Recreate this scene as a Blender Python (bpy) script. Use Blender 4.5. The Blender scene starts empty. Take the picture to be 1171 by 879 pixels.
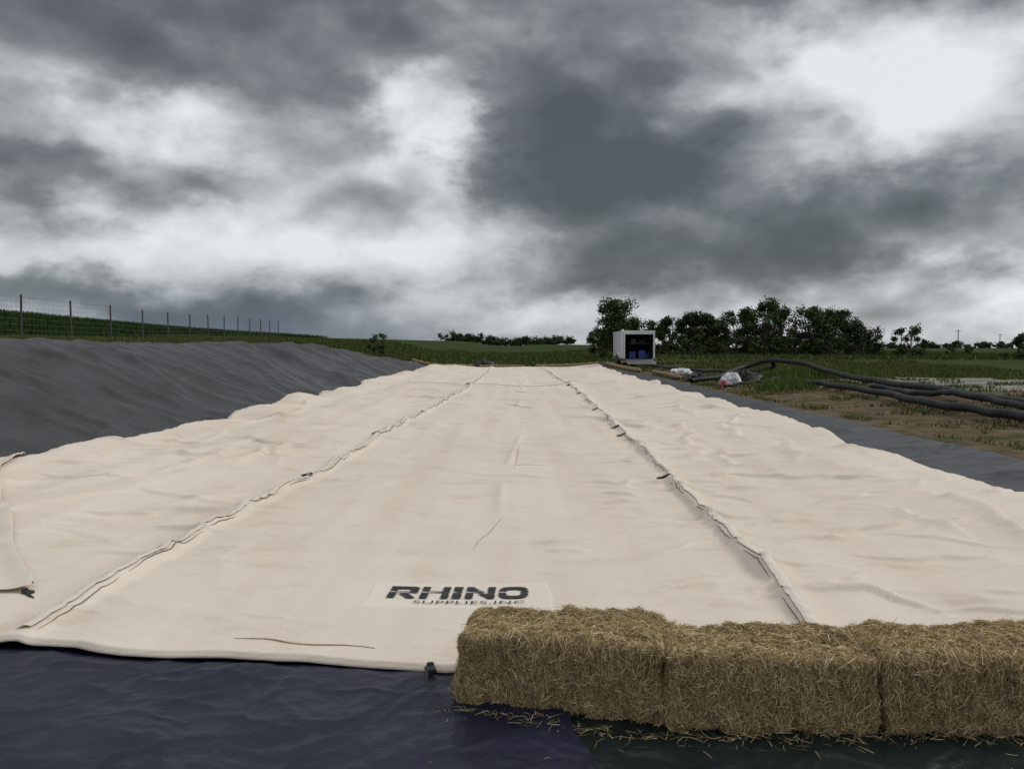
import bpy, math, random
import numpy as np
from mathutils import Vector
random.seed(7); rng=np.random.default_rng(7)
S=bpy.context.scene
COL=S.collection

# ------------------------------------------------------------ noise helpers
def _h(i,j,s):
    v=np.sin(i*127.1+j*311.7+s*74.7)*43758.5453
    return v-np.floor(v)
def vn(x,y,s=0):
    x=np.asarray(x,float); y=np.asarray(y,float)
    i=np.floor(x); j=np.floor(y); fx=x-i; fy=y-j
    u=fx*fx*fx*(fx*(fx*6-15)+10); v=fy*fy*fy*(fy*(fy*6-15)+10)
    a=_h(i,j,s); b=_h(i+1,j,s); c=_h(i,j+1,s); d=_h(i+1,j+1,s)
    return (a+(b-a)*u)*(1-v)+(c+(d-c)*u)*v
def fbm(x,y,o=4,s=0,r=0.5):
    t=0;a=1;n=0
    for k in range(o):
        t=t+a*vn(x,y,s+k*13); n+=a; a*=r
        x=x*2.03+1.7*y*0.1+5.1; y=y*2.03+3.3
    return t/n
def ridge(x,y,o=3,s=0):
    t=0;a=1;n=0
    for k in range(o):
        t=t+a*(1-np.abs(2*vn(x,y,s+k*17)-1))**2.2; n+=a; a*=0.5
        c,sn=0.8,0.6
        x,y=(c*x-sn*y)*2.1+3.7,(sn*x+c*y)*2.1+1.9
    return t/n
def ss(t):
    t=np.clip(t,0,1); return t*t*(3-2*t)

# ------------------------------------------------------------ mesh helpers
def fast(name,V,F,mat=None,smooth=False,col=None,parent=None):
    V=np.asarray(V,float).reshape(-1,3); F=np.asarray(F,int)
    me=bpy.data.meshes.new(name); k=F.shape[1]; m=F.shape[0]
    me.vertices.add(len(V)); me.vertices.foreach_set('co',V.ravel())
    me.loops.add(m*k); me.loops.foreach_set('vertex_index',F.ravel())
    me.polygons.add(m); me.polygons.foreach_set('loop_start',np.arange(m)*k)
    me.update(calc_edges=True)
    me.polygons.foreach_set('use_smooth',np.full(m,smooth))
    if col is not None:
        at=me.color_attributes.new('Col','FLOAT_COLOR','POINT')
        c=np.ones((len(V),4)); c[:,:3]=col
        at.data.foreach_set('color',c.ravel())
    me.update()
    ob=bpy.data.objects.new(name,me); COL.objects.link(ob)
    if mat: me.materials.append(mat)
    if parent: ob.parent=parent
    return ob
def gridfaces(nu,nv):
    a=np.arange(nu*nv).reshape(nu,nv)
    return np.stack([a[:-1,:-1].ravel(),a[1:,:-1].ravel(),a[1:,1:].ravel(),a[:-1,1:].ravel()],1)
def empty(name,loc=(0,0,0)):
    e=bpy.data.objects.new(name,None); COL.objects.link(e); e.location=loc; e.empty_display_size=.2
    return e
def box(name,cx,cy,cz,sx,sy,sz,mat,parent=None,bev=0.0):
    V=[(cx+a*sx/2,cy+b*sy/2,cz+c*sz/2) for a in(-1,1) for b in(-1,1) for c in(-1,1)]
    F=[(0,1,3,2),(4,6,7,5),(0,4,5,1),(2,3,7,6),(0,2,6,4),(1,5,7,3)]
    ob=fast(name,V,F,mat,parent=parent)
    if bev>0:
        m=ob.modifiers.new('b','BEVEL'); m.width=bev; m.segments=2
    return ob
def tube_vf(P,R,n=8,base=0):
    P=np.asarray(P,float); N=len(P); R=np.broadcast_to(R,(N,))
    T=np.gradient(P,axis=0); T/=np.linalg.norm(T,axis=1)[:,None]+1e-9
    up=np.tile([0.,0.,1.],(N,1)); up[np.abs(T[:,2])>.9]=[1,0,0]
    A=np.cross(T,up); A/=np.linalg.norm(A,axis=1)[:,None]+1e-9; B=np.cross(T,A)
    th=np.linspace(0,2*math.pi,n,endpoint=False)
    V=(P[:,None,:]+R[:,None,None]*(np.cos(th)[None,:,None]*A[:,None,:]+np.sin(th)[None,:,None]*B[:,None,:])).reshape(-1,3)
    F=[]
    for i in range(N-1):
        for j in range(n):
            F.append((base+i*n+j,base+i*n+(j+1)%n,base+(i+1)*n+(j+1)%n,base+(i+1)*n+j))
    return V,F
def tube(name,P,R,mat,n=8,parent=None,smooth=True):
    V,F=tube_vf(P,R,n); return fast(name,V,F,mat,smooth,parent=parent)
def multitube(name,L,mat,n=6,parent=None):
    VV=[];FF=[];b=0
    for P,R in L:
        V,F=tube_vf(P,R,n,b); VV.append(V); FF+=F; b+=len(V)
    return fast(name,np.vstack(VV),FF,mat,True,parent=parent)
def spline(P,n):
    P=np.asarray(P,float); m=len(P); out=[]
    Q=np.vstack([2*P[0]-P[1],P,2*P[-1]-P[-2]])
    for t in np.linspace(0,m-1-1e-6,n):
        i=int(t); f=t-i; p0,p1,p2,p3=Q[i:i+4]
        out.append(0.5*((2*p1)+(-p0+p2)*f+(2*p0-5*p1+4*p2-p3)*f*f+(-p0+3*p1-3*p2+p3)*f**3))
    return np.array(out)

# ------------------------------------------------------------ materials
def mat(name,base,rough=.8,var=None,scale=5,detail=6,bump=0,bscale=30,attr=False,spec=.5,stretch=(1,1,1),attrmul=False,bdist=.02):
    m=bpy.data.materials.new(name); m.use_nodes=True; nt=m.node_tree; b=nt.nodes['Principled BSDF']
    b.inputs['Roughness'].default_value=rough
    b.inputs['Specular IOR Level'].default_value=spec
    b.inputs['Base Color'].default_value=(*base,1)
    tc=nt.nodes.new('ShaderNodeTexCoord'); mp=nt.nodes.new('ShaderNodeMapping'); mp.inputs['Scale'].default_value=stretch
    nt.links.new(tc.outputs['Object'],mp.inputs['Vector'])
    if var is not None:
        n=nt.nodes.new('ShaderNodeTexNoise'); n.inputs['Scale'].default_value=scale; n.inputs['Detail'].default_value=detail
        n.inputs['Roughness'].default_value=.6
        nt.links.new(mp.outputs[0],n.inputs['Vector'])
        r=nt.nodes.new('ShaderNodeValToRGB'); r.color_ramp.elements[0].position=.36; r.color_ramp.elements[1].position=.64
        r.color_ramp.elements[0].color=(*base,1); r.color_ramp.elements[1].color=(*var,1)
        nt.links.new(n.outputs['Fac'],r.inputs[0]); out=r.outputs[0]
        if attrmul:
            a=nt.nodes.new('ShaderNodeAttribute'); a.attribute_name='Col'
            mx=nt.nodes.new('ShaderNodeMix'); mx.data_type='RGBA'; mx.blend_type='MULTIPLY'; mx.inputs[0].default_value=1
            nt.links.new(out,mx.inputs[6]); nt.links.new(a.outputs[0],mx.inputs[7]); out=mx.outputs[2]
        nt.links.new(out,b.inputs['Base Color'])
    if attr:
        a=nt.nodes.new('ShaderNodeAttribute'); a.attribute_name='Col'; nt.links.new(a.outputs[0],b.inputs['Base Color'])
    if bump>0:
        n2=nt.nodes.new('ShaderNodeTexNoise'); n2.inputs['Scale'].default_value=bscale; n2.inputs['Detail'].default_value=5
        nt.links.new(mp.outputs[0],n2.inputs['Vector'])
        bp=nt.nodes.new('ShaderNodeBump'); bp.inputs['Strength'].default_value=bump; bp.inputs['Distance'].default_value=bdist
        nt.links.new(n2.outputs['Fac'],bp.inputs['Height']); nt.links.new(bp.outputs[0],b.inputs['Normal'])
    return m
def simple_attr(name,rough=.85):
    m=bpy.data.materials.new(name); m.use_nodes=True; nt=m.node_tree; nt.nodes.clear()
    a=nt.nodes.new('ShaderNodeAttribute'); a.attribute_name='Col'; d=nt.nodes.new('ShaderNodeBsdfDiffuse'); o=nt.nodes.new('ShaderNodeOutputMaterial')
    nt.links.new(a.outputs[0],d.inputs[0]); nt.links.new(d.outputs[0],o.inputs[0]); return m

M_black=mat('black_rubber',(.02,.02,.022),.5,(.035,.035,.036),8,bump=.3,spec=.3)
M_pipe=mat('pipe_plastic',(.016,.017,.018),.6,(.036,.036,.036),2,bump=.2,spec=.2)
M_liner=mat('liner_plastic',(.025,.026,.027),.42,(.044,.045,.047),1.2,bump=.7,bscale=1.8,bdist=.07,spec=.26)
M_blue=mat('blue_tarp_plastic',(.007,.009,.024),.40,(.015,.017,.036),2.5,bump=.8,bscale=7,spec=.28,bdist=.025)
M_dgreen=mat('green_tarp_plastic',(.005,.011,.011),.40,(.010,.018,.017),2.5,bump=.8,bscale=7,spec=.28,bdist=.025)
M_white=mat('white_painted_metal',(.72,.73,.74),.4,(.6,.61,.62),1.5)
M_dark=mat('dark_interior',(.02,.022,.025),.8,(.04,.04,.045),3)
M_bluep=mat('blue_plastic',(.015,.04,.20),.5,(.02,.05,.26),4)
M_red=mat('red_fabric',(.28,.04,.06),.8,(.5,.2,.22),4)
M_bag=mat('white_bag',(.7,.7,.7),.7,(.5,.5,.52),4)
M_tan=mat('straw_wattle',(.28,.2,.09),.9,(.16,.11,.05),9,bump=.6,bscale=20)
M_post=mat('weathered_post',(.05,.045,.04),.8,(.09,.08,.07),6)
M_wire=mat('fence_wire',(.12,.12,.12),.5,(.16,.16,.16),6)
M_bark=mat('bark',(.06,.045,.03),.9,(.1,.08,.06),8,bump=.6)
M_straw=simple_attr('straw')
M_grass=simple_attr('grass_blades')
M_leaf=mat('leaves',(.022,.042,.013),.7,(.065,.105,.030),1.3,detail=2,attrmul=True,spec=.2)
M_ink=mat('black_ink',(.012,.012,.013),.8,(.03,.03,.03),20)
M_patch=mat('white_print_patch',(.715,.645,.56),.9,(.675,.60,.515),3,bump=.3,bscale=60,bdist=.005,spec=.15)
M_seamshade=mat('seam_shadow_line',(.12,.10,.08),.8,(.26,.22,.17),15)  # shade colour for the painted gap lines beside the seams
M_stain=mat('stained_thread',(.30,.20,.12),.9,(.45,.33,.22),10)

def fabric_mat():
    m=bpy.data.materials.new('woven_geotextile'); m.use_nodes=True; nt=m.node_tree; b=nt.nodes['Principled BSDF']
    b.inputs['Roughness'].default_value=.9; b.inputs['Specular IOR Level'].default_value=.15
    L=nt.links; tc=nt.nodes.new('ShaderNodeTexCoord')
    def noise(sc,scale,det=5,rough=.55):
        mp=nt.nodes.new('ShaderNodeMapping'); mp.inputs['Scale'].default_value=sc; L.new(tc.outputs['Object'],mp.inputs[0])
        n=nt.nodes.new('ShaderNodeTexNoise'); n.inputs['Scale'].default_value=scale; n.inputs['Detail'].default_value=det; n.inputs['Roughness'].default_value=rough
        L.new(mp.outputs[0],n.inputs[0]); return n.outputs['Fac']
    def ramp(f,p0,c0,p1,c1):
        r=nt.nodes.new('ShaderNodeValToRGB'); e=r.color_ramp.elements; e[0].position=p0; e[1].position=p1; e[0].color=(*c0,1); e[1].color=(*c1,1)
        L.new(f,r.inputs[0]); return r.outputs[0]
    def mul(a,c,f=1):
        x=nt.nodes.new('ShaderNodeMix'); x.data_type='RGBA'; x.blend_type='MULTIPLY'; x.inputs[0].default_value=f; L.new(a,x.inputs[6]); L.new(c,x.inputs[7]); return x.outputs[2]
    c=ramp(noise((1,.35,1),.5,4),.3,(.665,.58,.485),.7,(.73,.65,.56))
    c=mul(c,ramp(noise((3,.10,1),.8,2),.35,(.94,.92,.90),.6,(1,1,1)))
    c=mul(c,ramp(noise((1,1.6,1),1.3,5,.7),.28,(.88,.84,.79),.45,(1,1,1)))
    c=mul(c,ramp(noise((1,1,1),70,2,.6),.35,(.93,.92,.91),.6,(1,1,1)))
    L.new(c,b.inputs['Base Color'])
    w=nt.nodes.new('ShaderNodeTexWave'); w.inputs['Scale'].default_value=16; w.bands_direction='Y'; w.inputs['Distortion'].default_value=2.5; w.inputs['Detail'].default_value=2
    L.new(tc.outputs['Object'],w.inputs[0])
    b1=nt.nodes.new('ShaderNodeBump'); b1.inputs['Strength'].default_value=.15; b1.inputs['Distance'].default_value=.004; L.new(w.outputs['Fac'],b1.inputs['Height'])
    b2=nt.nodes.new('ShaderNodeBump'); b2.inputs['Strength'].default_value=.8; b2.inputs['Distance'].default_value=.035
    L.new(noise((1,2.2,1),1.5,3,.45),b2.inputs['Height']); L.new(b1.outputs[0],b2.inputs['Normal'])
    L.new(b2.outputs[0],b.inputs['Normal'])
    return m
M_fab=fabric_mat()

# ------------------------------------------------------------ terrain
def Hc(y): return 1.74-1.40*ss((y-40)/28)
def xc(y): return -11+2.5*ss((y-38)/28)
def G(x,y):
    x=np.asarray(x,float); y=np.asarray(y,float)
    t=np.clip((-6.3-x)/(-6.3-xc(y)),0,1)
    B=Hc(y)*(0.45*ss(t)+0.55*(1-(1-t)**1.6)*t**.35)
    P=1.9*ss((-9-x)/12)+.025*np.clip(-x-20,0,200)
    L=np.maximum(B,P)
    hill=2.9*np.exp(-((x+75)/30)**2-((y-90)/45)**2)
    R=.15*ss((x-5.6)/1.8)+.3*ss((x-8)/6)+.2*ss((y-45)/20)*ss((x-3)/6)
    E=.25*ss((y-55)/12)
    F=4.2*np.tanh(.012*np.clip(y-66,0,1e5)/4.2)*(1-.58*ss((x/np.maximum(y,1))/.4))
    out=np.maximum(ss((x-7.6)/2),ss((-x-12)/3)); out=np.maximum(out,ss((y-66)/5))
    nz=.14*(fbm(x*.35,y*.35,4,3)-.5)*out
    far=1.2*(fbm(x*.006,y*.006,3,9)-.5)*ss((y-150)/250)
    return L+hill+R+E+F+nz+far
def terrain():
    u=np.linspace(-1,1,520); xs=2600*np.sinh(u*6.6)/np.sinh(6.6)
    v=np.linspace(-.35,1,620); ys=12+4200*np.sinh(v*6.8)/np.sinh(6.8)
    X,Y=np.meshgrid(xs,ys,indexing='ij')
    Z=G(X,Y)
    inside=(X>-11.6)&(X<7.0)&(Y>-3)&(Y<66)
    Z=Z-.07-.10*inside
    n=fbm(X*.5,Y*.5,4,21)
    dirt=ss((X-6.5)/.8)*(1-ss((X-15-4*(n-.5))/5))*(1-ss((Y-48)/14))
    dirt=np.maximum(dirt,ss((Y-60)/4)*(1-ss((Y-70)/6))*ss((X+9)/2)*(1-ss((X-12)/4))*.8)
    gravel=ss((X-12.0-1.5*n)/1.2)*ss((Y-22.5-2*n)/1.5)*(1-ss((Y-34-2*n)/2))
    crop=ss((-X-30)/6)*ss((Y-40)/6)
    col=np.stack([dirt.ravel(),gravel.ravel(),crop.ravel()],1)
    m=bpy.data.materials.new('ground_surface'); m.use_nodes=True; nt=m.node_tree; L=nt.links; b=nt.nodes['Principled BSDF']
    b.inputs['Roughness'].default_value=.95; b.inputs['Specular IOR Level'].default_value=.05
    tc=nt.nodes.new('ShaderNodeTexCoord'); at=nt.nodes.new('ShaderNodeAttribute'); at.attribute_name='Col'
    sp=nt.nodes.new('ShaderNodeSeparateColor'); L.new(at.outputs[0],sp.inputs[0])
    def noise(scale,det=6,rough=.6,sc=(1,1,1)):
        mp=nt.nodes.new('ShaderNodeMapping'); mp.inputs['Scale'].default_value=sc; L.new(tc.outputs['Object'],mp.inputs[0])
        n=nt.nodes.new('ShaderNodeTexNoise'); n.inputs['Scale'].default_value=scale; n.inputs['Detail'].default_value=det; n.inputs['Roughness'].default_value=rough
        L.new(mp.outputs[0],n.inputs[0]); return n.outputs['Fac']
    def ramp(f,*pc):
        r=nt.nodes.new('ShaderNodeValToRGB'); e=r.color_ramp.elements
        e[0].position=pc[0][0]; e[0].color=(*pc[0][1],1); e[1].position=pc[-1][0]; e[1].color=(*pc[-1][1],1)
        for p,c in pc[1:-1]:
            k=e.new(p); k.color=(*c,1)
        L.new(f,r.inputs[0]); return r.outputs[0]
    def mix(f,a,c,mode='MIX'):
        x=nt.nodes.new('ShaderNodeMix'); x.data_type='RGBA'; x.blend_type=mode
        if isinstance(f,float): x.inputs[0].default_value=f
        else: L.new(f,x.inputs[0])
        L.new(a,x.inputs[6]); L.new(c,x.inputs[7]); return x.outputs[2]
    g=ramp(noise(.35,6,.65),(.3,(.034,.056,.016)),(.5,(.048,.074,.022)),(.7,(.078,.094,.034)))
    fld=ramp(noise(.012,4,.5,(.5,2.2,1)),(.38,(.55,.6,.5)),(.5,(.66,.70,.64)),(.62,(.76,.76,.66)))
    g=mix(1.0,g,fld,'MULTIPLY')
    dcol=ramp(noise(2.5,6,.7),(.3,(.060,.043,.026)),(.55,(.135,.100,.062)),(.75,(.22,.175,.12)))
    gcol=ramp(noise(1.5,7,.75,(.5,1.2,1)),(.40,(.09,.10,.055)),(.5,(.21,.20,.17)),(.66,(.40,.38,.34)))
    ccol=ramp(noise(.8,5,.7),(.35,(.014,.030,.008)),(.65,(.040,.070,.018)))
    dm=nt.nodes.new('ShaderNodeMath'); dm.operation='MULTIPLY'; L.new(sp.outputs[0],dm.inputs[0]); L.new(ramp(noise(.9,5,.65),(.52,(1,1,1)),(.64,(.3,.3,.3))),dm.inputs[1])
    c=mix(dm.outputs[0],g,dcol); c=mix(sp.outputs[1],c,gcol); c=mix(sp.outputs[2],c,ccol)
    L.new(c,b.inputs['Base Color'])
    bp=nt.nodes.new('ShaderNodeBump'); bp.inputs['Strength'].default_value=.9; bp.inputs['Distance'].default_value=.10; L.new(noise(3,6,.7),bp.inputs['Height']); L.new(bp.outputs[0],b.inputs['Normal'])
    fast('ground',np.stack([X.ravel(),Y.ravel(),Z.ravel()],1),gridfaces(*X.shape),m,True,col)
terrain()

# ------------------------------------------------------------ creases
RC=random.Random(11)
def mkcreases(n,x0,x1,y0,y1,ang,angs,l0,l1,w0,w1,a0,a1):
    out=[]
    for _ in range(n):
        y=y0*(y1/y0)**RC.random(); x=RC.uniform(x0,x1); s=(y/7)**.5
        out.append((x,y,RC.gauss(ang,angs),RC.uniform(l0,l1)*s,RC.uniform(w0,w1)*s,RC.uniform(a0,a1)*s,RC.uniform(-.6,.6),RC.uniform(0,6)))
    return out
def crease_sum(x,y,C):
    t=np.zeros(np.broadcast(x,y).shape); x=np.broadcast_to(x,t.shape); y=np.broadcast_to(y,t.shape)
    for cx,cy,an,l,w,a,cv,ph in C:
        R=l*1.3
        m=(np.abs(x-cx)<R)&(np.abs(y-cy)<R)
        if not m.any(): continue
        dx=x[m]-cx; dy=y[m]-cy; ca,sa=math.cos(an),math.sin(an)
        u=(dx*ca+dy*sa)/l; v=dx*-sa+dy*ca-cv*l*.35*u*u-.04*l*np.sin(u*7+ph)
        ww=w*(.45+.55*(1-np.minimum(1,u*u)))
        prof=np.exp(-np.where(v<0,(v/ww)**2,(v/(ww*2.2))**2))
        t[m]+=a*prof*np.maximum(0,1-u*u)**1.2
    return t

# ------------------------------------------------------------ liner
LC=mkcreases(90,-11,-6.2,12,60,.1,.5,.7,2.6,.06,.14,.02,.06)+mkcreases(60,5.4,7.6,8,50,.3,.6,.4,1.3,.03,.07,.008,.024)
def linerW(x,y):
    wx=x+.8*(fbm(x*.4,y*.4,3,31)-.5)*2; wy=y+.8*(fbm(x*.4,y*.4,3,41)-.5)*2
    a=.075*ridge(wx*.30,wy*.60,3,5)+.040*ridge(wx*1.1+wy*.6,wy*1.6-wx*.3,2,15)
    a=a+.014*ridge(wx*2.6,wy*3.0,2,25)
    a=a+.040*(1-np.abs(np.sin(wy*1.3+.35*wx)))**5*ss((fbm(x*.2,y*.25,2,35)-.42)/.15)
    return a*(.30+.70*np.maximum(ss((-x-6.4)/1.0),ss((x-5.4)/.8)*.15))+crease_sum(x,y,LC)
def liner():
    xs=np.concatenate([np.linspace(-12.2,-6,190),np.linspace(-5.9,4.9,40),np.linspace(5,7.6,110)])
    ys=2.2+ (np.geomspace(1,64.5/1.5+1,760)-1)*1.5
    X,Y=np.meshgrid(xs,ys,indexing='ij')
    XL=xc(Y)-1.0+.25*(fbm(Y*.3,Y*0,3,2)-.5); XR=7.0+.95*ss((Y-15)/40)+.3*(fbm(Y*.5,Y*0+3,3,8)-.5)
    Xn=np.where(X<-6,-6+(X+6)*(XL+6)/(xs[0]+6),np.where(X>5,5+(X-5)*(XR-5)/(2.6),X))
    Z=G(Xn,Y)+linerW(Xn,Y)
    Z=np.where((X>-5.9)&(X<4.9),G(Xn,Y)-.02,Z)
    Z=np.where((Y<5.2)&(X>-5.9),np.minimum(Z,G(Xn,Y)-.01),Z)
    Z[0,:]-=.2; Z[-1,:]-=.15; Z[:,-1]-=.2
    fast('black_plastic_liner',np.stack([Xn.ravel(),Y.ravel(),Z.ravel()],1),gridfaces(*X.shape),M_liner,True)
liner()
TC=mkcreases(120,-4,.3,2.2,4.0,.2,.9,.15,.7,.012,.03,.004,.014)+mkcreases(50,.2,3.5,2.2,3.6,.2,.9,.15,.6,.012,.03,.004,.014)
def tarpW(X,Y,seed):
    wx=X+.5*(fbm(X*1.2,Y*1.2,3,seed+31)-.5)*2; wy=Y+.5*(fbm(X*1.2,Y*1.2,3,seed+41)-.5)*2
    W=.022*ridge(wx*1.0,wy*1.8,3,seed)+.016*ridge(wx*3.0,wy*3.8,2,seed+5)+.005*ridge(wx*8,wy*8,2,seed+9)
    return W+crease_sum(X,Y,TC)
def frontY(x): return np.interp(x,[-7,-2.8,-2,-1.2,-.3,.5,6],[4.42,4.22,4.13,3.99,3.88,3.95,4.15])+.07*(fbm(x*1.6,x*0,3,75)-.5)*2
def tarp(name,x0,x1,y0,y1,m,seed,lift,wob):
    nx=int((x1-x0)/.014); ny=int((y1-y0)/.014)
    X,Y=np.meshgrid(np.linspace(0,1,nx),np.linspace(y0,y1,ny),indexing='ij')
    X=(x0+X*(x1-x0))+wob*(1-X)*(fbm(Y*1.5,Y*0,3,seed)-.5)+wob*X*(fbm(Y*1.5,Y*0+7,3,seed+1)-.5)
    k=1-ss((Y-frontY(X)+.10)/.25)
    Z=(lift+.012*fbm(X*.6,Y*.6,2,seed+50))*(.35+.65*k)+tarpW(X,Y,seed)*(.12+.88*k)
    fast(name,np.stack([X.ravel(),Y.ravel(),Z.ravel()],1),gridfaces(nx,ny),m,True)
tarp('dark_green_tarp',.12,7,1.2,4.5,M_dgreen,80,.012,.1)
tarp('blue_tarp',-7,.30,1.0,4.7,M_blue,60,.030,.2)

# ------------------------------------------------------------ fabric
def seamL(y): return np.interp(y,[4,4.6,9.8,18,29.4,45,62],[-2.68,-2.62,-2.40,-2.12,-1.76,-1.6,-1.55])+.07*(fbm(y*.7,y*0,3,71)-.5)
def seamR(y): return np.interp(y,[4,4.7,6.1,9.5,18,29.4,49,62],[1.60,1.66,1.74,1.86,2.10,2.4,2.45,2.4])+.14*(fbm(y*.8,y*0,3,72)-.5)
def edgeL(y): return -6.2+.34*(fbm(y*.35,y*0,3,73)-.5)*2-.15*ss((10.5-y)/2)-.3*ss((y-30)/15)
def edgeR(y): return np.interp(y,[4,8.2,16.4,30,59],[5.1,5.25,5.65,6.1,6.6])+.14*(fbm(y*.5,y*0,3,74)-.5)*2
pinch=[(-.02,10.2,.55,.10,.06),(-2.0,4.28,.5,.05,.03),(.2,21.5,.8,.16,.08),(.15,27.5,.6,.2,.08)]
FC=(mkcreases(56,1.8,5.0,4.6,26,.0,.35,.25,.9,.018,.05,.018,.05)
   +mkcreases(26,.9,2.6,4.8,14,.05,.4,.15,.5,.015,.035,.018,.042)
   +mkcreases(50,-6,-2.6,5,30,.25,.45,.25,.9,.018,.05,.018,.052)
   +mkcreases(34,-2.3,1.6,5.9,30,.0,.25,.2,.8,.015,.04,.010,.028)
   +mkcreases(12,2.6,4.8,6,20,1.45,.15,.5,1.2,.03,.06,.02,.05)
   +mkcreases(12,-5.6,-3,6,20,1.3,.3,.5,1.2,.03,.06,.02,.05)
   +mkcreases(16,-3.5,1.0,4.1,4.9,.0,.25,.15,.4,.012,.03,.008,.018))
def fabZ(x,y):
    x=np.asarray(x,float); y=np.asarray(y,float)
    wx=x+.5*(fbm(x*.5,y*.5,3,131)-.5)*2; wy=y+.30*(fbm(x*.8,y*.6,3,141)-.5)*2
    dl=x-seamL(y); dr=x-seamR(y)
    side=ss((np.abs(x)-2.4)/2.0)
    near=np.exp(-(dr/1.1)**2)+.7*np.exp(-(dl/.9)**2)+.8*side
    msk=.35+.9*near+.7*ss((fbm(x*.4,y*.3,2,151)-.45)/.2)
    w=.065*ridge(wx*.28,wy*.7,2,101)+.032*msk*ridge(wx*.6,wy*1.7,2,111)+.006*msk*ridge(wx*1.1+wy*.3,wy*4.5,2,121)
    w=w+.04*fbm(x*.5,y*.2,2,161)+.18*side*fbm(x*.7+3,y*.55,2,163)
    sd=.045+.001*y
    rl=np.where(dl<0,np.exp(-(dl/.13)**2),np.exp(-(dl/sd)**2)); rr=np.where(dr<0,np.exp(-(dr/sd)**2),np.exp(-(dr/.15)**2))
    w=w+.060*rl*(.6+.6*vn(y*2.2,y*0,5))+.065*rr*(.5+.8*vn(y*2.0,y*0,6))
    w=w+.10*np.exp(-((y-33.5-.25*np.sin(x*1.3))/.35)**2)
    w=w+.03*np.exp(-((x-.0-.02*(y-10)-.1*np.sin(y*.5))/.05)**2)*ss((y-6)/3)*ss((vn(y*.6,y*0,8)-.4)/.2)*.6
    for px,py,sx,syy,a in pinch:
        w=w+a*np.exp(-((x-px)/sx)**2-((y-py-.18*(x-px)-.05*np.sin(5*(x-px)))/syy)**2)*.8
    w=w+crease_sum(x,y,FC)
    w=w+.14*np.exp(-((x+5.95)/.5)**2)*ss((fbm(y*.28,y*0,2,171)-.38)/.3)
    flat=1-.80*np.exp(-((x+.35)/.75)**4-((y-5.2)/.42)**4)
    return G(x,y)+.045+w*flat*(.40+.60*ss((y-4.1)/.9))
def fabric():
    nu,nv=500,1150
    T=np.linspace(0,1,nu)[:,None]; K=np.linspace(0,1,nv)[None,:]
    yy=4.1*(62.0/4.1)**K; yy=np.repeat(yy,nu,0)
    X=edgeL(yy)*(1-T)+edgeR(yy)*T
    fy=frontY(X); Y=fy+(yy-4.1)*(62.0-fy)/(62-4.1)
    X=edgeL(Y)*(1-T)+edgeR(Y)*T
    Y=Y+.9*np.sin(X*1.1+.5)*.25*K**6
    Z=fabZ(X,Y)
    e=np.minimum(T*13,(1-T)*13); Z=Z-.05*(1-ss(e/.12))*np.ones_like(Z)
    Z=Z+.012*np.exp(-((Y-fy-.03)/.03)**2)
    Z=Z-.022*(1-ss((Y-fy)/.03))
    V=np.stack([X.ravel(),Y.ravel(),Z.ravel()],1)
    ob=fast('geotextile_sheet',V,gridfaces(nu,nv),M_fab,True)
    sol=ob.modifiers.new('s','SOLIDIFY'); sol.thickness=.010; sol.offset=-1
    return ob
sheet=fabric()
def ribbon(name,cx,ys,w,off,m,lift=.010):
    n=len(ys); W=np.linspace(-.5,.5,5)
    X=cx[None,:]+off+W[:,None]*w; Y=np.repeat(ys[None,:],5,0)
    Z=fabZ(X,Y)+lift+.008*(1-(2*W[:,None])**2)
    return fast(name,np.stack([X.ravel(),Y.ravel(),Z.ravel()],1),gridfaces(5,n),m,True,parent=sheet)
M_zip=mat('seam_webbing',(.71,.64,.555),.85,(.64,.56,.47),14,bump=.5,bscale=60)
for nm,f,sg in(('left_seam',seamL,1),('right_seam',seamR,-1)):
    ys=np.geomspace(4.35,61,900); cx=f(ys)
    wob=.008*np.sin(ys*5+np.sin(ys*2)*2)
    ribbon(nm+'_webbing',cx+wob,ys,.08,-sg*.04,M_zip)
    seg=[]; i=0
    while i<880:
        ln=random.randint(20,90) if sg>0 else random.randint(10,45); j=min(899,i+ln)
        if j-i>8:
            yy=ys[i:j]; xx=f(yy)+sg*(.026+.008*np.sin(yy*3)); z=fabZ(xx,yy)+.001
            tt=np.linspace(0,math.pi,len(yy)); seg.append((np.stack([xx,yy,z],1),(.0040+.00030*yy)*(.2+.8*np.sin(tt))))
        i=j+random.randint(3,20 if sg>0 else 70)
    multitube(nm+'_shadow_line',seg,M_seamshade,6,sheet)  # thin dark tubes stand in for the shadow gap beside the seam fold
loops=[]
for f,ylist,sg in((seamL,(9.6,13.8,19,26,33),-1),(seamR,(9.3,14,15.2,20,27,33),-1)):
    for y0 in ylist:
        t=np.linspace(0,2*math.pi,14); x0=float(f(np.array(y0)))
        P=np.stack([x0+sg*(.07+.07*np.cos(t)),y0+.05*np.sin(t)+.03*np.cos(t),np.zeros(14)],1)
        P[:,2]=fabZ(P[:,0],P[:,1])+.02
        loops.append((P,.006+.0003*y0))
multitube('tie_loops',loops,M_black,6,sheet)
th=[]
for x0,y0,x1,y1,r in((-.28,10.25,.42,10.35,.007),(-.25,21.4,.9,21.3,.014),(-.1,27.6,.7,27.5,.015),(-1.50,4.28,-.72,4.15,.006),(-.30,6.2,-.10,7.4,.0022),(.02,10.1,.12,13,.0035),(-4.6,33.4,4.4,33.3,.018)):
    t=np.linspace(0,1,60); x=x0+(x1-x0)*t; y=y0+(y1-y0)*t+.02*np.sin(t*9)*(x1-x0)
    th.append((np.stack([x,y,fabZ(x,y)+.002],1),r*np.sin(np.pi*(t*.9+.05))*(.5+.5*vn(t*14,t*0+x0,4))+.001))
multitube('stained_creases',th,M_stain,6,sheet)
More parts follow.
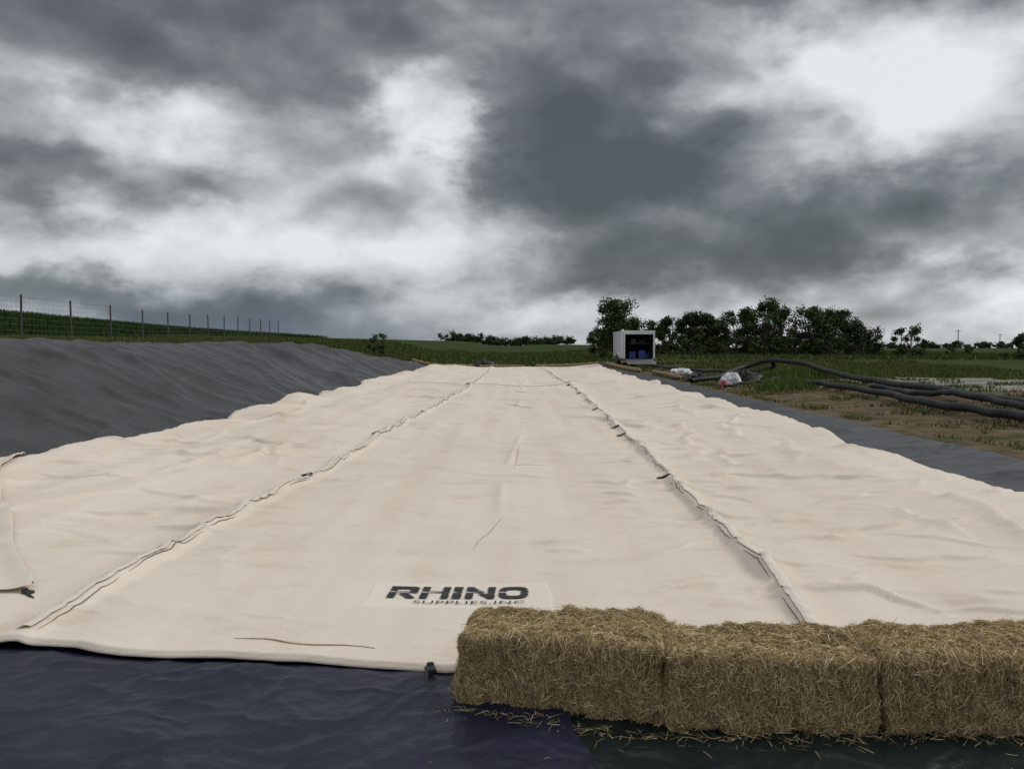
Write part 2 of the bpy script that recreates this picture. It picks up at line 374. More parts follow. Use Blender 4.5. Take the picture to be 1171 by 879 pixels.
def flap():
    nu,nv=60,160
    L0=spline([(-6.25,10.3),(-5.7,8.9),(-4.3,6.8),(-3.0,4.95)],nv); L1=spline([(-7.2,10.0),(-7.2,8.6),(-6.6,6.7),(-5.3,4.85)],nv)
    T=np.linspace(0,1,nu)[:,None]
    X=L0[None,:,0]*(1-T)+L1[None,:,0]*T; Y=L0[None,:,1]*(1-T)+L1[None,:,1]*T
    X=X+.02*np.sin(Y*4)*(1-T)
    Z=np.maximum(fabZ(X,Y),G(X,Y)+.06)+.02+.03*np.exp(-(T/.04)**2)+.02*ridge(X*1.3,Y*2.4,2,201)
    fast('end_flap',np.stack([X.ravel(),Y.ravel(),Z.ravel()],1),gridfaces(nu,nv),M_fab,True,parent=sheet)
    e=np.stack([X[0],Y[0],Z[0]-.012],1)[3:-2]
    tube('end_flap_hem',e,.010,M_zip,6,sheet)
flap()
def logo():
    def R(u,v):
        return (u<.27)|((v>.80)&(u<.9))|((u>.70)&(v>.45)&(v<.95))|((v>.40)&(v<.58)&(u<.92))|((v<=.42)&(abs(u-(.50+(.42-v)*.85))<.16))
    def Hh(u,v): return (u<.28)|(u>.72)|((v>.41)&(v<.6))
    def I(u,v): return u>-1
    def N(u,v): return (u<.26)|(u>.74)|(abs(u-(1-v))<.19)
    def O(u,v):
        a=((abs(u-.5)/.5)**3.2+(abs(v-.5)/.5)**3.2)<1; b=((abs(u-.5)/.25)**3+(abs(v-.5)/.29)**3)<1
        return a&~b
    letters=[(R,.185),(Hh,.185),(I,.062),(N,.19),(O,.195)]
    x=-.80; y0=5.05; H=.25; c=.0045; V=[];F=[]
    for fn,w in letters:
        nx=int(w/c); ny=int(H/c)
        for i in range(nx):
            for j in range(ny):
                u=(i+.5)/nx; v=(j+.5)/ny
                if not bool(fn(u,v)): continue
                if .42<v+.10*(u-.5)<.52 or (.64<v-.05*(u-.5)<.70): continue
                b=len(V)
                for du,dv in((0,0),(1,0),(1,1),(0,1)):
                    yy=y0+(j+dv)*c; xx=x+(i+du)*c+.03*(yy-y0)
                    V.append((xx,yy,0))
                F.append((b,b+1,b+2,b+3))
        x+=w+.022
    V=np.array(V); V[:,2]=fabZ(V[:,0],V[:,1])+.010
    fast('printed_lettering',V,F,M_ink,parent=sheet)
    X,Y=np.meshgrid(np.linspace(-.94,.26,80),np.linspace(4.81,5.40,60),indexing='ij')
    X=X+.01*np.sin(Y*9); Z=fabZ(X,Y)+.002
    Z[:,0]-=.012; Z[:,-1]-=.012; Z[0,:]-=.012; Z[-1,:]-=.012
    fast('print_patch',np.stack([X.ravel(),Y.ravel(),Z.ravel()],1),gridfaces(80,60),M_patch,True,parent=sheet)
    cu=bpy.data.curves.new('t','FONT'); cu.body='SUPPLIES,INC'; cu.size=.13; cu.offset=0; cu.space_character=1.1
    o=bpy.data.objects.new('small_lettering',cu); COL.objects.link(o)
    dg=bpy.context.evaluated_depsgraph_get(); me=bpy.data.meshes.new_from_object(o.evaluated_get(dg)); bpy.data.objects.remove(o)
    n=len(me.vertices); co=np.zeros(n*3); me.vertices.foreach_get('co',co); co=co.reshape(-1,3)
    co[:,0]=co[:,0]/co[:,0].max()*.70-.62; co[:,1]=co[:,1]*.75+4.93; co[:,2]=fabZ(co[:,0],co[:,1])+.010
    me.vertices.foreach_set('co',co.ravel()); me.materials.clear(); me.materials.append(M_ink)
    o=bpy.data.objects.new('small_lettering',me); COL.objects.link(o); o.parent=sheet
logo()
for i,(x,y) in enumerate(((-.40,3.88),(-3.0,4.93))):
    z=float(fabZ(np.array([x]),np.array([y+.05]))[0])
    e=empty('strap_clip',(x,y,z))
    box('clip_body',0,0,.008,.05,.06,.02,M_black,e,.006)
    box('clip_jaw',.008,.04,.012,.035,.025,.03,M_black,e,.005)
    t=np.linspace(0,1,10)
    tube('strap',np.stack([-.02-.03*t,-.02-.12*t,.005-.03*t],1),.011,M_black,6,e)
    e.rotation_euler=(0,0,.3 if i==0 else 1.2)

# ------------------------------------------------------------ straw
def strands(P,D,L,Wd,curl=0.25):
    n=len(P); D=D/np.linalg.norm(D,axis=1)[:,None]
    r=rng.normal(size=(n,3)); A=np.cross(D,r); A/=np.linalg.norm(A,axis=1)[:,None]
    Bc=np.cross(D,A)
    L=L[:,None]; Wd=Wd[:,None]
    bend=Bc*L*curl*rng.normal(size=(n,1))*.5
    p0=P-D*L/2; p1=P+bend; p2=P+D*L/2
    V=np.stack([p0-A*Wd,p0+A*Wd,p1-A*Wd,p1+A*Wd,p2-A*Wd*.5,p2+A*Wd*.5],1).reshape(-1,3)
    b=np.arange(n)*6
    F=np.concatenate([np.stack([b,b+1,b+3,b+2],1),np.stack([b+2,b+3,b+5,b+4],1)])
    return V,F
def strawcol(n,k=6):
    t=rng.random(n)[:,None]**1.1; d=rng.random(n)[:,None]
    c=np.array([.36,.258,.120])*(1-t)+np.array([.72,.57,.335])*t
    c=np.where(d<.18,c*.4,c); c=np.where(d>.94,np.array([.82,.71,.49]),c)
    return np.repeat(c,k,0)
M_bale=mat('bale_core',(.14,.10,.042),.95,(.32,.24,.115),30,bump=1,bscale=60)
def bale(x0,y0,x1,y1,Hb=.345,Wb=.42,seed=0):
    L=math.hypot(x1-x0,y1-y0); ang=math.atan2(y1-y0,x1-x0)
    nx,ny,nz=60,26,24
    VV=[];FF=[];b=0
    def shape(p):
        h=np.array([L,Wb,Hb])/2; r=.035
        q=np.clip(p,-h+r,h-r); d=p-q; ln=np.linalg.norm(d,axis=1)[:,None]+1e-9
        p=np.where(ln>r*.999,q+d/ln*r,p)
        s=seed*10
        n1=fbm(p[:,0]*9+p[:,2]*5+s,p[:,1]*9-p[:,2]*5,4,s)-.5
        n2=fbm(p[:,0]*2.2+s,p[:,2]*2+p[:,1]*2,2,s+3)-.5
        nr=p/h; nr=np.sign(nr)*np.abs(nr)**6; nr/=np.linalg.norm(nr,axis=1)[:,None]+1e-9
        gr=np.abs(np.sin(p[:,0]*math.pi/.105+s+.5*np.sin(p[:,2]*9)))**.35
        return p+nr*(n1*.060+n2*.04+.022*(gr-1))[:,None], nr
    def face(ax,sg,na,nb):
        a=[i for i in range(3) if i!=ax]; h=np.array([L,Wb,Hb])/2
        A,B=np.meshgrid(np.linspace(-1,1,na),np.linspace(-1,1,nb),indexing='ij')
        p=np.zeros((na*nb,3)); p[:,ax]=sg*h[ax]; p[:,a[0]]=A.ravel()*h[a[0]]; p[:,a[1]]=B.ravel()*h[a[1]]
        return p
    for ax,sg,na,nb in((0,-1,ny,nz),(0,1,ny,nz),(1,-1,nx,nz),(1,1,nx,nz),(2,-1,nx,ny),(2,1,nx,ny)):
        p,_=shape(face(ax,sg,na,nb)); VV.append(p); FF.append(gridfaces(na,nb)+b); b+=len(p)
    root=empty('straw_bale',((x0+x1)/2-math.sin(ang)*Wb/2,(y0+y1)/2+math.cos(ang)*Wb/2,.030+Hb/2)); root.rotation_euler=(0,0,ang)
    fast('bale_core',np.vstack(VV),np.vstack(FF),M_bale,True,parent=root)
    h=np.array([L,Wb,Hb])/2
    Vs=[];Fs=[];base=0;cnt=0
    for ax,sg,n in((1,-1,16000),(2,1,13000),(0,-1,4500),(0,1,3000),(1,1,2500)):
        a=[i for i in range(3) if i!=ax]
        p=np.zeros((n,3)); p[:,ax]=sg*h[ax]; p[:,a[0]]=rng.uniform(-1,1,n)*h[a[0]]; p[:,a[1]]=rng.uniform(-1,1,n)*h[a[1]]
        q,nr=shape(p); D=rng.normal(size=(n,3))
        if ax==1: D*=np.array([.5,.18,1.0])
        elif ax==2: D*=np.array([.9,.9,.12])
        else: D*=np.array([.2,.7,1.0])
        D=D/np.linalg.norm(D,axis=1)[:,None]
        out=rng.random(n)<.12
        D=D-nr*(np.sum(D*nr,1)[:,None])*.85
        D[out]+=nr[out]*rng.uniform(.2,.9,(out.sum(),1)); D[:,2]-=.08*out
        ln=rng.gamma(3,.010,n)+.010; ln=np.clip(ln,.012,.11)
        V,F=strands(q+nr*rng.uniform(-.006,.010,(n,1)),D,ln,rng.uniform(.0006,.0015,n))
        Vs.append(V);Fs.append(F+base);base+=len(V);cnt+=n
    fast('straw_fibres',np.vstack(Vs),np.vstack(Fs),M_straw,col=strawcol(cnt),parent=root)
    tw=[]
    for yy in(-.11,.11):
        t=np.linspace(-1,1,40); P=np.stack([t*h[0],np.full(40,yy)+.006*np.sin(t*7),np.full(40,h[2])],1); P,_=shape(P); P[:,2]+=.002
        tw.append((P,.0018))
    multitube('twine',tw,M_tan,5,root)
bale(-.255,3.56,.650,3.39,.335,seed=1)
bale(.665,3.34,1.540,3.27,.328,.41,seed=2)
bale(1.555,3.27,2.47,3.30,.335,.42,seed=3)
n=650
p=np.stack([rng.uniform(-.35,2.5,n),3.30-np.abs(rng.normal(0,.06,n)),np.zeros(n)],1)
p[:,1]+=.22*np.clip((.6-p[:,0])/.9,0,1)
q=np.stack([rng.uniform(-.9,2.4,70),rng.uniform(2.5,3.4,70),np.zeros(70)],1)
p=np.vstack([p,q])
p[:,2]=np.where(p[:,0]<.22,.04+tarpW(p[:,0],p[:,1],60)+.004,.02+tarpW(p[:,0],p[:,1],80)+.006)+rng.random(len(p))*.006
D=rng.normal(size=(len(p),3))*np.array([1,1,.06])
V,F=strands(p,D,rng.uniform(.015,.07,len(p)),rng.uniform(.0006,.0013,len(p)))
fast('loose_straw',V,F,M_straw,col=strawcol(len(p))*.8)

# ------------------------------------------------------------ trailer
def trailer():
    X0,X1,Y0,Y1=8.30,10.62,60,66; g=float(G(9.4,61)); zb=g+.42; zt=2.95; W=X1-X0; cx=(X0+X1)/2
    r=empty('cargo_trailer',(0,0,0))
    box('left_wall',X0+.03,(Y0+Y1)/2,(zb+zt)/2,.06,Y1-Y0,zt-zb,M_white,r)
    box('right_wall',X1-.03,(Y0+Y1)/2,(zb+zt)/2,.06,Y1-Y0,zt-zb,M_white,r)
    box('front_wall',cx,Y1-.03,(zb+zt)/2,W-.13,.06,zt-zb,M_white,r)
    box('roof',cx,(Y0+Y1)/2,zt+.035,W+.06,Y1-Y0+.06,.07,M_white,r,.02)
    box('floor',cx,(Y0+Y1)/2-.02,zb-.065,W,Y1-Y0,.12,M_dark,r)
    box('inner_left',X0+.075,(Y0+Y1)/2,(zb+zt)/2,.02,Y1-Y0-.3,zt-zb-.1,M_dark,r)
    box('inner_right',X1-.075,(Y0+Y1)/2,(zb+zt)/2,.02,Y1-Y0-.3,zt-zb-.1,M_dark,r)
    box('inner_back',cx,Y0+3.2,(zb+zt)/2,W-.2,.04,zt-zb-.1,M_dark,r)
    for s,x in(('l',X0+.05),('r',X1-.05)): box('rear_post_'+s,x,Y0-.04,(zb+zt)/2,.12,.06,zt-zb,M_white,r)
    box('rear_header',cx,Y0-.04,zt-.10,W-.24,.06,.18,M_white,r)
    box('rear_door',X0-.05,Y0+.55,(zb+zt)/2,.05,1.1,zt-zb-.08,M_white,r)
    for k in range(6): box('side_rib_%d'%k,X0-.008,Y0+1.3+k*.8,(zb+zt)/2,.015,.03,zt-zb-.1,M_wire,r)
    box('side_trim',X0-.012,Y0+3.6,zb+.12,.012,4.6,.1,M_dark,r)
    for k,(x,y,z,sx,sz) in enumerate(((9.05,60.8,0,.5,.5),(9.75,60.7,0,.5,.6),(10.2,61.2,0,.4,.4))):
        box('blue_tote_%d'%k,x,y,zb+z+sz/2+.01,sx,.5,sz,M_bluep,r,.04)
    box('shelf',cx+.2,61.6,zb+1.15,1.6,.5,.05,M_wire,r)
    box('tool_box',cx+.4,61.5,zb+1.32,.5,.35,.28,M_black,r,.02)
    box('carton',cx-.2,61.5,zb+1.33,.35,.3,.3,M_tan,r,.01)
    t=np.linspace(0,2*math.pi,20); tube('hose_coil',np.stack([10.2+.22*np.cos(t),np.full(20,60.5),zb+1.35+.22*np.sin(t)],1),.05,M_pipe,8,r)
    for sx in(X0-.02,X1+.02):
        for yy in(62.6,63.5):
            th=np.linspace(0,2*math.pi,24,endpoint=False); V=[];F=[]
            prof=[(.0,.10),(.20,.10),(.22,.11),(.34,.11),(.37,.07),(.37,-.07),(.34,-.11),(.22,-.11),(.0,-.1)]
            for rr,o in prof:
                for a in th: V.append((sx+o,yy+rr*math.cos(a),g+.33+rr*math.sin(a)))
            for i in range(len(prof)-1):
                for j in range(24): F.append((i*24+j,i*24+(j+1)%24,(i+1)*24+(j+1)%24,(i+1)*24+j))
            fast('wheel',V,F,M_black,True,parent=r)
        a=np.linspace(0,math.pi,14); P=np.stack([np.full(14,sx),63.05-.95*np.cos(a),g+.42+.42*np.sin(a)],1)
        tube('fender',P,.05,M_white,6,r)
    tube('hitch_l',[(X0+.3,Y1,zb-.1),(cx,Y1+1.3,zb-.1)],.05,M_black,6,r); tube('hitch_r',[(X1-.3,Y1,zb-.1),(cx,Y1+1.3,zb-.1)],.05,M_black,6,r)
    V=[(X0+.1,Y0-.08,zb-.02),(X1-.1,Y0-.08,zb-.02),(X1-.1,Y0-1.5,g+.06),(X0+.1,Y0-1.5,g+.06)]; V+=[(a,b,c-.05) for a,b,c in V]
    fast('ramp',V,[(0,3,2,1),(4,5,6,7),(0,1,5,4),(1,2,6,5),(2,3,7,6),(3,0,4,7)],M_wire,parent=r)
trailer()

# ------------------------------------------------------------ fence
def fence():
    ys=np.arange(20,96,4.9)+.3; r=empty('wire_fence')
    P=[]; posts=[]
    for i,y in enumerate(ys):
        x=-17.8-.1*y; z=float(G(x,y)); lean=random.uniform(-.04,.04)
        posts.append((np.array([(x,y,z-.1),(x+lean*.5,y,z+1.0),(x+lean,y,z+2.05)]),.045)); P.append((x,y,z))
    multitube('posts',posts,M_post,6,r)
    w=[]
    P=np.array(P)
    for h in(.25,.5,.75,1.0,1.25,1.5,1.75,1.95): w.append((P+[0,0,h],.005))
    for i in range(len(P)-1):
        for t in np.linspace(0,1,14)[1:-1]:
            q=P[i]*(1-t)+P[i+1]*t; w.append((np.array([q+[0,0,.1],q+[0,0,1.95]]),.003))
    multitube('wire_mesh',w,M_wire,3,r)
fence()

# ------------------------------------------------------------ pipes & debris
def gz(x,y,h): return (x,y,float(G(x,y))+h)
def pipe(name,pts,r,n=300):
    P=spline(pts,n); R=r*(1+.05*np.sign(np.sin(np.arange(n)*math.pi/2+.1)))
    P[:,0]+=.10*np.sin(np.arange(n)*.07); P[:,2]+=.015*np.sin(np.arange(n)*.17)
    return tube(name,P,R,M_pipe,12)
pipe('black_hose',[gz(7.8,35,.12),gz(9.2,36,.25),(11.2,38.5,.80),(12.2,37.6,1.12),(13.0,36,.98),(13.3,33.5,.72),gz(12.9,30,.14),gz(12.2,26,.12),gz(12.0,22,.14),gz(11.4,18,.12),gz(11.4,13,.12)],.105)
pipe('black_hose',[gz(10.8,31.5,.11),gz(10.9,27.5,.12),gz(10.5,22.5,.12),gz(10.0,18.3,.12),gz(9.9,15.5,.12),gz(10.8,12,.12)],.095)
pipe('black_hose',[gz(11.4,25.5,.09),gz(11.4,22.6,.09),gz(11.0,20.0,.3),gz(10.6,17.2,.22),gz(10.9,14,.1)],.075)
pipe('black_hose',[(12.2,37.6,.95),gz(12.4,39,.3),gz(12.0,41,.12),gz(11.0,46,.12),gz(10.4,52,.12),gz(9.8,57,.12)],.09)
pipe('black_hose',[gz(8.2,31,.07),gz(9.4,32.4,.1),gz(10.6,33.2,.1),gz(11.6,35.2,.1)],.06)
def crumple(name,x,y,sx,sy_,sz,m,seed):
    nu,nv=60,30; U,Vv=np.meshgrid(np.linspace(0,2*math.pi,nu),np.linspace(0.02,math.pi*.62,nv),indexing='ij')
    rr=.55+.9*ridge(1.3*np.cos(U)+seed,1.3*np.sin(U)+Vv*1.8,3,seed)
    X=x+sx*rr*np.sin(Vv)*np.cos(U); Y=y+sy_*rr*np.sin(Vv)*np.sin(U); Z=float(G(x,y))+sz*rr*np.cos(Vv)
    return fast(name,np.stack([X.ravel(),Y.ravel(),Z.ravel()],1),gridfaces(nu,nv),m,True)
crumple('white_tarp_bundle',9.4,34.5,.45,.4,.42,M_bag,3)
crumple('red_tarp_bundle',8.9,34,.22,.25,.18,M_red,5)
crumple('black_tarp_bundle',10.2,35.6,.8,.5,.42,M_black,7)
crumple('grey_tarp_bundle',-2.2,65,.9,.7,.55,M_liner,9)
crumple('white_tarp_bundle',9.8,47,.6,.4,.25,M_bag,11)
crumple('black_tarp_bundle',8.9,38.5,.6,.4,.3,M_black,13)
def wattle(pts,r=.16):
    P=spline([gz(a,b,r*.8) for a,b in pts],60); R=r*(1+.12*np.sin(np.arange(60)*.9)); R[0]=R[-1]=r*.3
    tube('straw_wattle',P,R,M_tan,10)
wattle([(-8.2,66),(-6.5,64.6),(-4.9,63.2),(-3.0,62.6)],.17)
wattle([(-2.6,62.7),(-.8,62.9),(1.0,62.5)],.14)
wattle([(1.8,62.4),(4.2,62.7),(6.8,62.2)],.17)
wattle([(7.2,61),(7.6,56),(7.9,50)],.16)
wattle([(8.3,40),(8.5,44),(8.6,49)],.12)

# ------------------------------------------------------------ vegetation
def blades(name,x,y,h,w,tint,parent=None,m=M_grass):
    n=len(x); z=G(x,y)-.06
    a=rng.uniform(0,math.pi,n); dx=np.cos(a)*w; dy=np.sin(a)*w
    lx=rng.normal(0,.3,n)*h; ly=rng.normal(0,.3,n)*h
    V=np.stack([np.stack([x-dx,y-dy,z],1),np.stack([x+dx,y+dy,z],1),np.stack([x+lx,y+ly,z+h],1)],1).reshape(-1,3)
    F=np.arange(n*3).reshape(-1,3)
    return fast(name,V,F,m,col=np.repeat(tint,3,0))
def tint(n,a=(.035,.06,.014),b=(.09,.12,.035),dry=.1):
    t=rng.random(n)[:,None]; c=np.array(a)*(1-t)+np.array(b)*t
    d=rng.random(n)<dry; c[d]=np.array([.17,.14,.065]); return c
n=90000; x=rng.uniform(-30,-9,n); y=rng.uniform(12,100,n); k=(x<xc(y)-.75); x=x[k];y=y[k]
h=rng.uniform(.12,.38,len(x))*(1+.6*(fbm(x*.4,y*.4,2,5)-.5))
blades('bank_grass',x,y,h,.012+.0006*y,tint(len(x),(.045,.07,.018),(.11,.14,.045)))
n=110000; x=rng.uniform(7.3,30,n); y=rng.uniform(8,62,n); f=fbm(x*.8,y*.8,4,55)
gr=(x>11.6)&(y>22)&(y<36)
k=(x>7.5+.9*ss((y-15)/40))&((f>.55+.03*(x<12))|(x>14)&(f>.46))&(~gr|(f>.60)); x=x[k];y=y[k]
h=rng.uniform(.03,.13,len(x))*(1+.08*np.clip(y-20,0,40)*.3)*(.6+.8*vn(x*.5,y*.5,9))
blades('weeds',x,y,h,.007+.0006*y,tint(len(x),(.045,.07,.018),(.11,.15,.045),.28))
n=45000; x=rng.uniform(-22,60,n); y=rng.uniform(64,130,n); k=~((x>7.6)&(x<11.2)&(y<69)); x=x[k];y=y[k]
blades('meadow_grass',x,y,rng.uniform(.12,.42,len(x)),.05+.0004*y,tint(len(x),(.04,.068,.018),(.095,.13,.040),.12))
n=1800; x=rng.normal(13.4,1.3,n); y=rng.normal(36.5,1.4,n)
blades('tall_weeds',x,y,rng.uniform(.2,.6,n),.03+0*x,tint(n,(.05,.09,.02),(.12,.17,.045),.05))
n=700; x=rng.normal(9.9,.5,n); y=rng.normal(29.5,.8,n)
blades('tall_weeds',x,y,rng.uniform(.15,.5,n),.025+0*x,tint(n,(.05,.09,.02),(.12,.17,.045),.05))
n=60000; x=rng.uniform(-110,-29,n); y=rng.uniform(45,130,n)
blades('crop_field',x,y,rng.uniform(.4,.8,n),.09+0*x,tint(n,(.014,.034,.009),(.045,.075,.020),0))

def leaves(C,Rr,nper,size,zmin=None):
    P=[];T=[]
    for (c,r) in zip(C,Rr):
        d=rng.normal(size=(nper,3)); d/=np.linalg.norm(d,axis=1)[:,None]; rad=rng.random(nper)**.45
        p=c+d*rad[:,None]*r*np.array([1,1,.75])*(1+.25*rng.normal(size=(nper,1)))
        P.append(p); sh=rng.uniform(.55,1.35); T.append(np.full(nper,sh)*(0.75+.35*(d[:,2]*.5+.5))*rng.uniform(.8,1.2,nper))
    P=np.vstack(P);T=np.concatenate(T); n=len(P)
    a=rng.normal(size=(n,3)); a/=np.linalg.norm(a,axis=1)[:,None]; b=np.cross(a,rng.normal(size=(n,3))); b/=np.linalg.norm(b,axis=1)[:,None]
    s=size*rng.uniform(.6,1.3,(n,1))
    V=np.stack([P-a*s,P-b*s*.55,P+a*s,P+b*s*.55],1).reshape(-1,3); F=np.arange(n*4).reshape(-1,4)
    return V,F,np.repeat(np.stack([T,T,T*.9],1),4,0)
def tree(x,y,h,w,kind='deciduous_tree',clumps=22,nper=170,size=.13,low=.15,seed=0,skirt=0):
    g=float(G(x,y))-.1; R=random.Random(seed)
    segs=[];C=[];Rr=[]
    top=np.array([x+R.uniform(-.2,.2),y,g+h*.8])
    trunk=spline([(x,y,g),(x+R.uniform(-.1,.1)*h*.2,y,g+h*.3),tuple(top)],10); segs.append((trunk,np.linspace(.03*h,.006*h,10)))
    for k in range(clumps):
        f=R.uniform(low,1.0); a=R.uniform(0,2*math.pi)
        prof=math.sin(math.pi*min(1,max(.05,(f-low*.5)/(1.08-low*.5))))**.6
        if skirt and f<.5: prof=1
        rad=w/2*prof*R.uniform(.35,1.0)
        c=np.array([x+math.cos(a)*rad,y+math.sin(a)*rad,g+h*f*.93])
        C.append(c); Rr.append(h*R.uniform(.09,.18))
        s=trunk[int(max(1,min(8,f*.7*9)))]; mid=(s+c)/2+np.array([0,0,-.04*h])
        segs.append((spline([s,mid,c],5),np.linspace(.011*h,.003*h,5)))
    r=multitube(kind,segs,M_bark,5)
    V,F,c=leaves(C,Rr,nper,size)
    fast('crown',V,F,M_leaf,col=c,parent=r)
tree(9.9,76,5.8,4.4,seed=1,clumps=30,low=.2)
tree(8.4,78,3.8,3.4,seed=2,clumps=16,low=.05)
tree(13.6,84,4.0,4.4,seed=3,low=.05,skirt=1)
for i,(px,h,w,d) in enumerate(((16.2,4.0,4.8,82),(18.6,4.4,5.0,82),(20.6,4.3,4.6,85),(23.0,4.8,5.2,83),(25.6,5.8,5.4,82),(28.0,5.4,5.4,84),(30.2,5.2,5.4,82),(33.0,4.9,5.4,83),(35.4,4.3,4.6,82))):
    tree(px,d,h,w,seed=20+i,clumps=40,low=.04,skirt=1)
tree(35.6,72,2.9,2.8,'shrub',18,130,.11,.05,seed=40,skirt=1)
tree(41.5,66,2.3,3.2,'shrub',16,130,.11,.05,seed=41,skirt=1)
tree(-13.4,80,2.5,1.9,'shrub',9,90,.10,.1,seed=42)
for i,(px,h,d) in enumerate(((14.5,1.8,79),(17.5,2.1,78),(21,2.0,79),(24,2.1,79),(27.5,2.1,79),(31,2.3,78),(34,2.0,78),(47,1.6,85))):
    tree(px,d,h,4.2,'shrub',18,130,.11,.02,seed=50+i,skirt=1)
def treeline(name,x0,x1,y,hh,n,seed):
    R=random.Random(seed); C=[];Rr=[];sg=[]
    for i in range(n):
        x=x0+(x1-x0)*i/n+R.uniform(-3,3); yy=y+R.uniform(-10,10); g=float(G(x,yy)); h=hh*R.uniform(.5,1.1)
        for k in range(5):
            C.append(np.array([x+R.uniform(-3,3),yy,g+h*R.uniform(.15,.8)])); Rr.append(h*R.uniform(.25,.45))
        sg.append((np.array([(x,yy,g-.5),(x,yy,g+h*.7)]),.2))
    r=multitube(name,sg,M_bark,5)
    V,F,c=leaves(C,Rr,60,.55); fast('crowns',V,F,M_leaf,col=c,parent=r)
treeline('distant_treeline',-34,32,430,5.2,50,1)
treeline('distant_treeline',190,420,460,4,80,2)
for x,y in((166,300),(230,380),(140,290)):
    g=float(G(x,y)); r=tube('utility_pole',[(x,y,g-.5),(x,y,g+7)],[.2,.14],M_post,8)
    box('crossarm',x,y,g+6.4,2.2,.14,.16,M_post,r)

# ------------------------------------------------------------ sky
W=bpy.data.worlds.new('World'); S.world=W; W.use_nodes=True; nt=W.node_tree; nt.nodes.clear(); L=nt.links
try:
    W.cycles.sampling_method='MANUAL'; W.cycles.sample_map_resolution=256
except Exception: pass
def val(s,v):
    if isinstance(v,(int,float)): s.default_value=float(v)
    else: L.new(v,s)
def M(op,a,b=0.0,c=None):
    n=nt.nodes.new('ShaderNodeMath'); n.operation=op; val(n.inputs[0],a); val(n.inputs[1],b)
    if c is not None: val(n.inputs[2],c)
    return n.outputs[0]
def VM(op,a,b):
    n=nt.nodes.new('ShaderNodeVectorMath'); n.operation=op; L.new(a,n.inputs[0])
    if isinstance(b,tuple): n.inputs[1].default_value=b
    elif b is not None: L.new(b,n.inputs[1])
    return n
tc=nt.nodes.new('ShaderNodeTexCoord'); sp=nt.nodes.new('ShaderNodeSeparateXYZ'); L.new(tc.outputs['Generated'],sp.inputs[0])
X_,Y_,Z_=sp.outputs
def comb(a,b,c):
    n=nt.nodes.new('ShaderNodeCombineXYZ'); val(n.inputs[0],a); val(n.inputs[1],b); val(n.inputs[2],c); return n.outputs[0]
def noise(v,sc,det=8,rough=.55,dist=0,out='Fac'):
    n=nt.nodes.new('ShaderNodeTexNoise'); L.new(v,n.inputs['Vector']); n.inputs['Scale'].default_value=sc; n.inputs['Detail'].default_value=det
    n.inputs['Roughness'].default_value=rough; n.inputs['Distortion'].default_value=dist
    return n.outputs[out]
az=M('MULTIPLY',M('ARCTAN2',X_,Y_),57.2958)
el=M('MULTIPLY',M('ARCSINE',Z_),57.2958)
den=M('ADD',M('MAXIMUM',Z_,0.0),.20)
pl=comb(M('DIVIDE',X_,den),M('DIVIDE',Y_,den),0.3)
dv=comb(X_,Y_,M('MULTIPLY',Z_,1.7))
dvu=comb(X_,Y_,M('MULTIPLY_ADD',Z_,1.7,.05))
w1=noise(dv,6.0,5,.56,0,'Color')
ae=comb(az,el,0.0)
wv=VM('MULTIPLY',VM('SUBTRACT',w1,(.5,.5,.5)).outputs[0],(17,11,0)).outputs[0]
wae=VM('ADD',ae,wv).outputs[0]
s3=nt.nodes.new('ShaderNodeSeparateXYZ'); L.new(wae,s3.inputs[0]); waz=s3.outputs[0]
blobs=[(-25,21,17,5.0,.36),(-9,21,7,4.5,.24),(-31,11,5,2.4,.34),(-21,10,3.5,1.4,.24),(-10,8.5,3,1.6,.12),(4,16,7,7,.60),(9,12,7.5,4.2,.42),(17,6.3,12,2.8,.50),(4,4.6,4,1.2,.22),(26,9,8,2.0,.32),
(29,24,9,2.4,.55),(14,23,6,3,.24),
(-5.5,15,2.4,4.8,-.45),(-24,14.2,7,2.0,-.38),(-15,7.6,9,3.0,-.26),(-28,6.2,8,2.2,-.24),(26,15.5,6.5,3.6,-.44),(31,4.3,6,1.6,-.36),(-4,6.5,5,3.2,-.20),(20,19,3.5,3,-.22),(2,1.8,9,1.3,-.16),
(-19,2.4,10,1.6,.52),(-32,3.0,6,1.5,.32)]
D=None
for a,e,sa,se,wt in blobs:
    v=VM('MULTIPLY',VM('SUBTRACT',wae,(a,e,0)).outputs[0],(1/sa,1/se,0)).outputs[0]
    dt=VM('DOT_PRODUCT',v,v).outputs['Value']
    g=M('MULTIPLY',M('EXPONENT',M('MULTIPLY',dt,-1.0)),wt); D=g if D is None else M('ADD',D,g)
nA=noise(pl,1.5,4,.48,.2); nB=noise(dv,6,8,.50,.1); nC=noise(dvu,6,8,.50,.1)
D=M('ADD',D,.380)
D=M('ADD',D,M('MULTIPLY',M('SUBTRACT',nA,.5),.26))
D=M('ADD',D,M('MULTIPLY',M('SUBTRACT',nB,.5),.40))
D=M('ADD',D,M('MULTIPLY',M('SUBTRACT',nC,nB),1.3))
zen=M('MULTIPLY',M('MINIMUM',M('MAXIMUM',M('DIVIDE',M('SUBTRACT',el,28),25),0.0),1.0),-.30)
D=M('ADD',D,zen)
r=nt.nodes.new('ShaderNodeValToRGB'); L.new(D,r.inputs[0]); e=r.color_ramp.elements
e[0].position=.02; e[0].color=(.80,.83,.86,1); e[1].position=1.0; e[1].color=(.086,.096,.101,1)
for p,c in((.22,(.61,.635,.665)),(.42,(.37,.39,.408)),(.6,(.210,.227,.238)),(.8,(.125,.138,.146))):
    k=e.new(p); k.color=(*c,1)
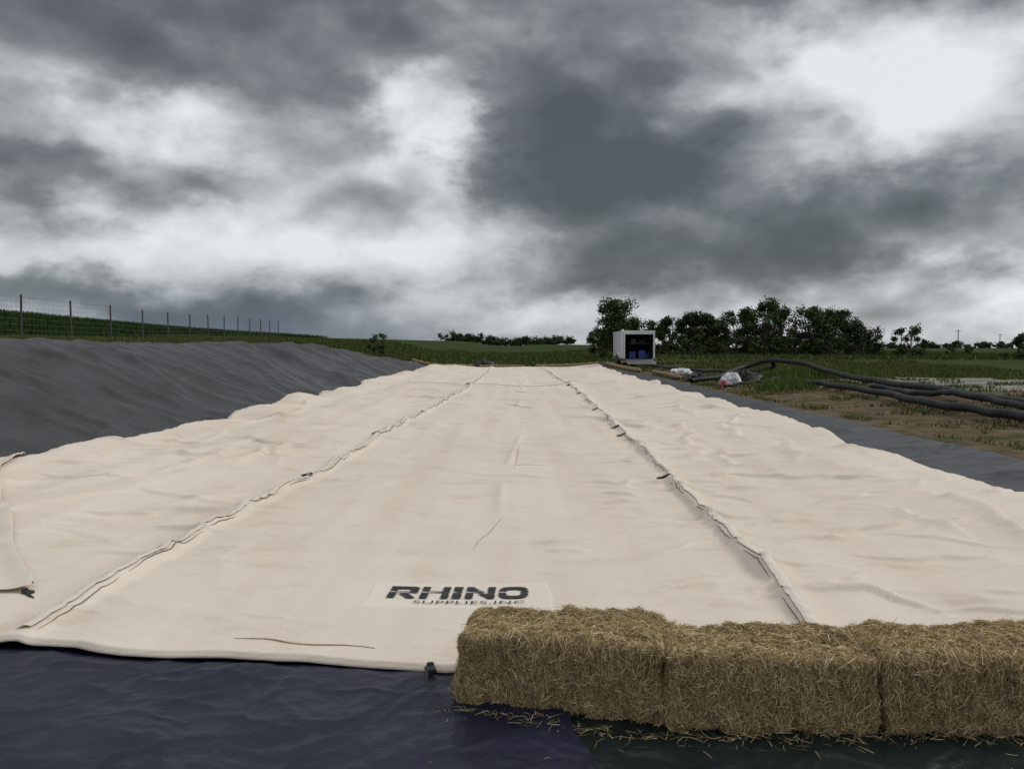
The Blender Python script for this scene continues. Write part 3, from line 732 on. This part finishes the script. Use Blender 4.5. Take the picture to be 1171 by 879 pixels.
hz=M('MULTIPLY',M('EXPONENT',M('MULTIPLY',M('POWER',M('DIVIDE',M('MAXIMUM',el,0.0),3.6),2.0),-1.0)),M('EXPONENT',M('MULTIPLY',M('POWER',M('ABSOLUTE',M('DIVIDE',M('SUBTRACT',waz,-20.0),16.0)),2.0),-1.0)))
mx=nt.nodes.new('ShaderNodeMix'); mx.data_type='RGBA'; L.new(M('MULTIPLY',hz,.9),mx.inputs[0]); L.new(r.outputs[0],mx.inputs[6]); mx.inputs[7].default_value=(.110,.150,.205,1)
cloud=nt.nodes.new('ShaderNodeBackground'); L.new(mx.outputs[2],cloud.inputs[0]); cloud.inputs[1].default_value=1.0
SA,SE=75,42
sky=nt.nodes.new('ShaderNodeTexSky'); sky.sky_type='NISHITA'; sky.sun_disc=False; sky.sun_elevation=math.radians(SE); sky.sun_rotation=math.radians(SA)
bs=nt.nodes.new('ShaderNodeBackground'); L.new(sky.outputs[0],bs.inputs[0]); bs.inputs[1].default_value=.10
ms=nt.nodes.new('ShaderNodeMixShader'); ms.inputs[0].default_value=.95; L.new(bs.outputs[0],ms.inputs[1]); L.new(cloud.outputs[0],ms.inputs[2])
o=nt.nodes.new('ShaderNodeOutputWorld'); L.new(ms.outputs[0],o.inputs[0])
sun=bpy.data.lights.new('sun','SUN'); sun.energy=1.4; sun.angle=math.radians(20); sun.color=(1,.97,.92)
so=bpy.data.objects.new('sun',sun); COL.objects.link(so)
A,E=math.radians(SA),math.radians(SE)
d=Vector((math.sin(A)*math.cos(E),math.cos(A)*math.cos(E),math.sin(E)))
so.rotation_euler=d.to_track_quat('Z','Y').to_euler()

# ------------------------------------------------------------ camera
cam=bpy.data.cameras.new('camera'); cam.lens=28.3; cam.sensor_width=36; cam.clip_end=9000; cam.clip_start=.05
co=bpy.data.objects.new('camera',cam); COL.objects.link(co); co.location=(0,0,1.64); co.rotation_euler=(math.radians(90-2.5),0,0)
S.camera=co
S.view_settings.view_transform='Standard'; S.view_settings.look='None'; S.view_settings.exposure=0
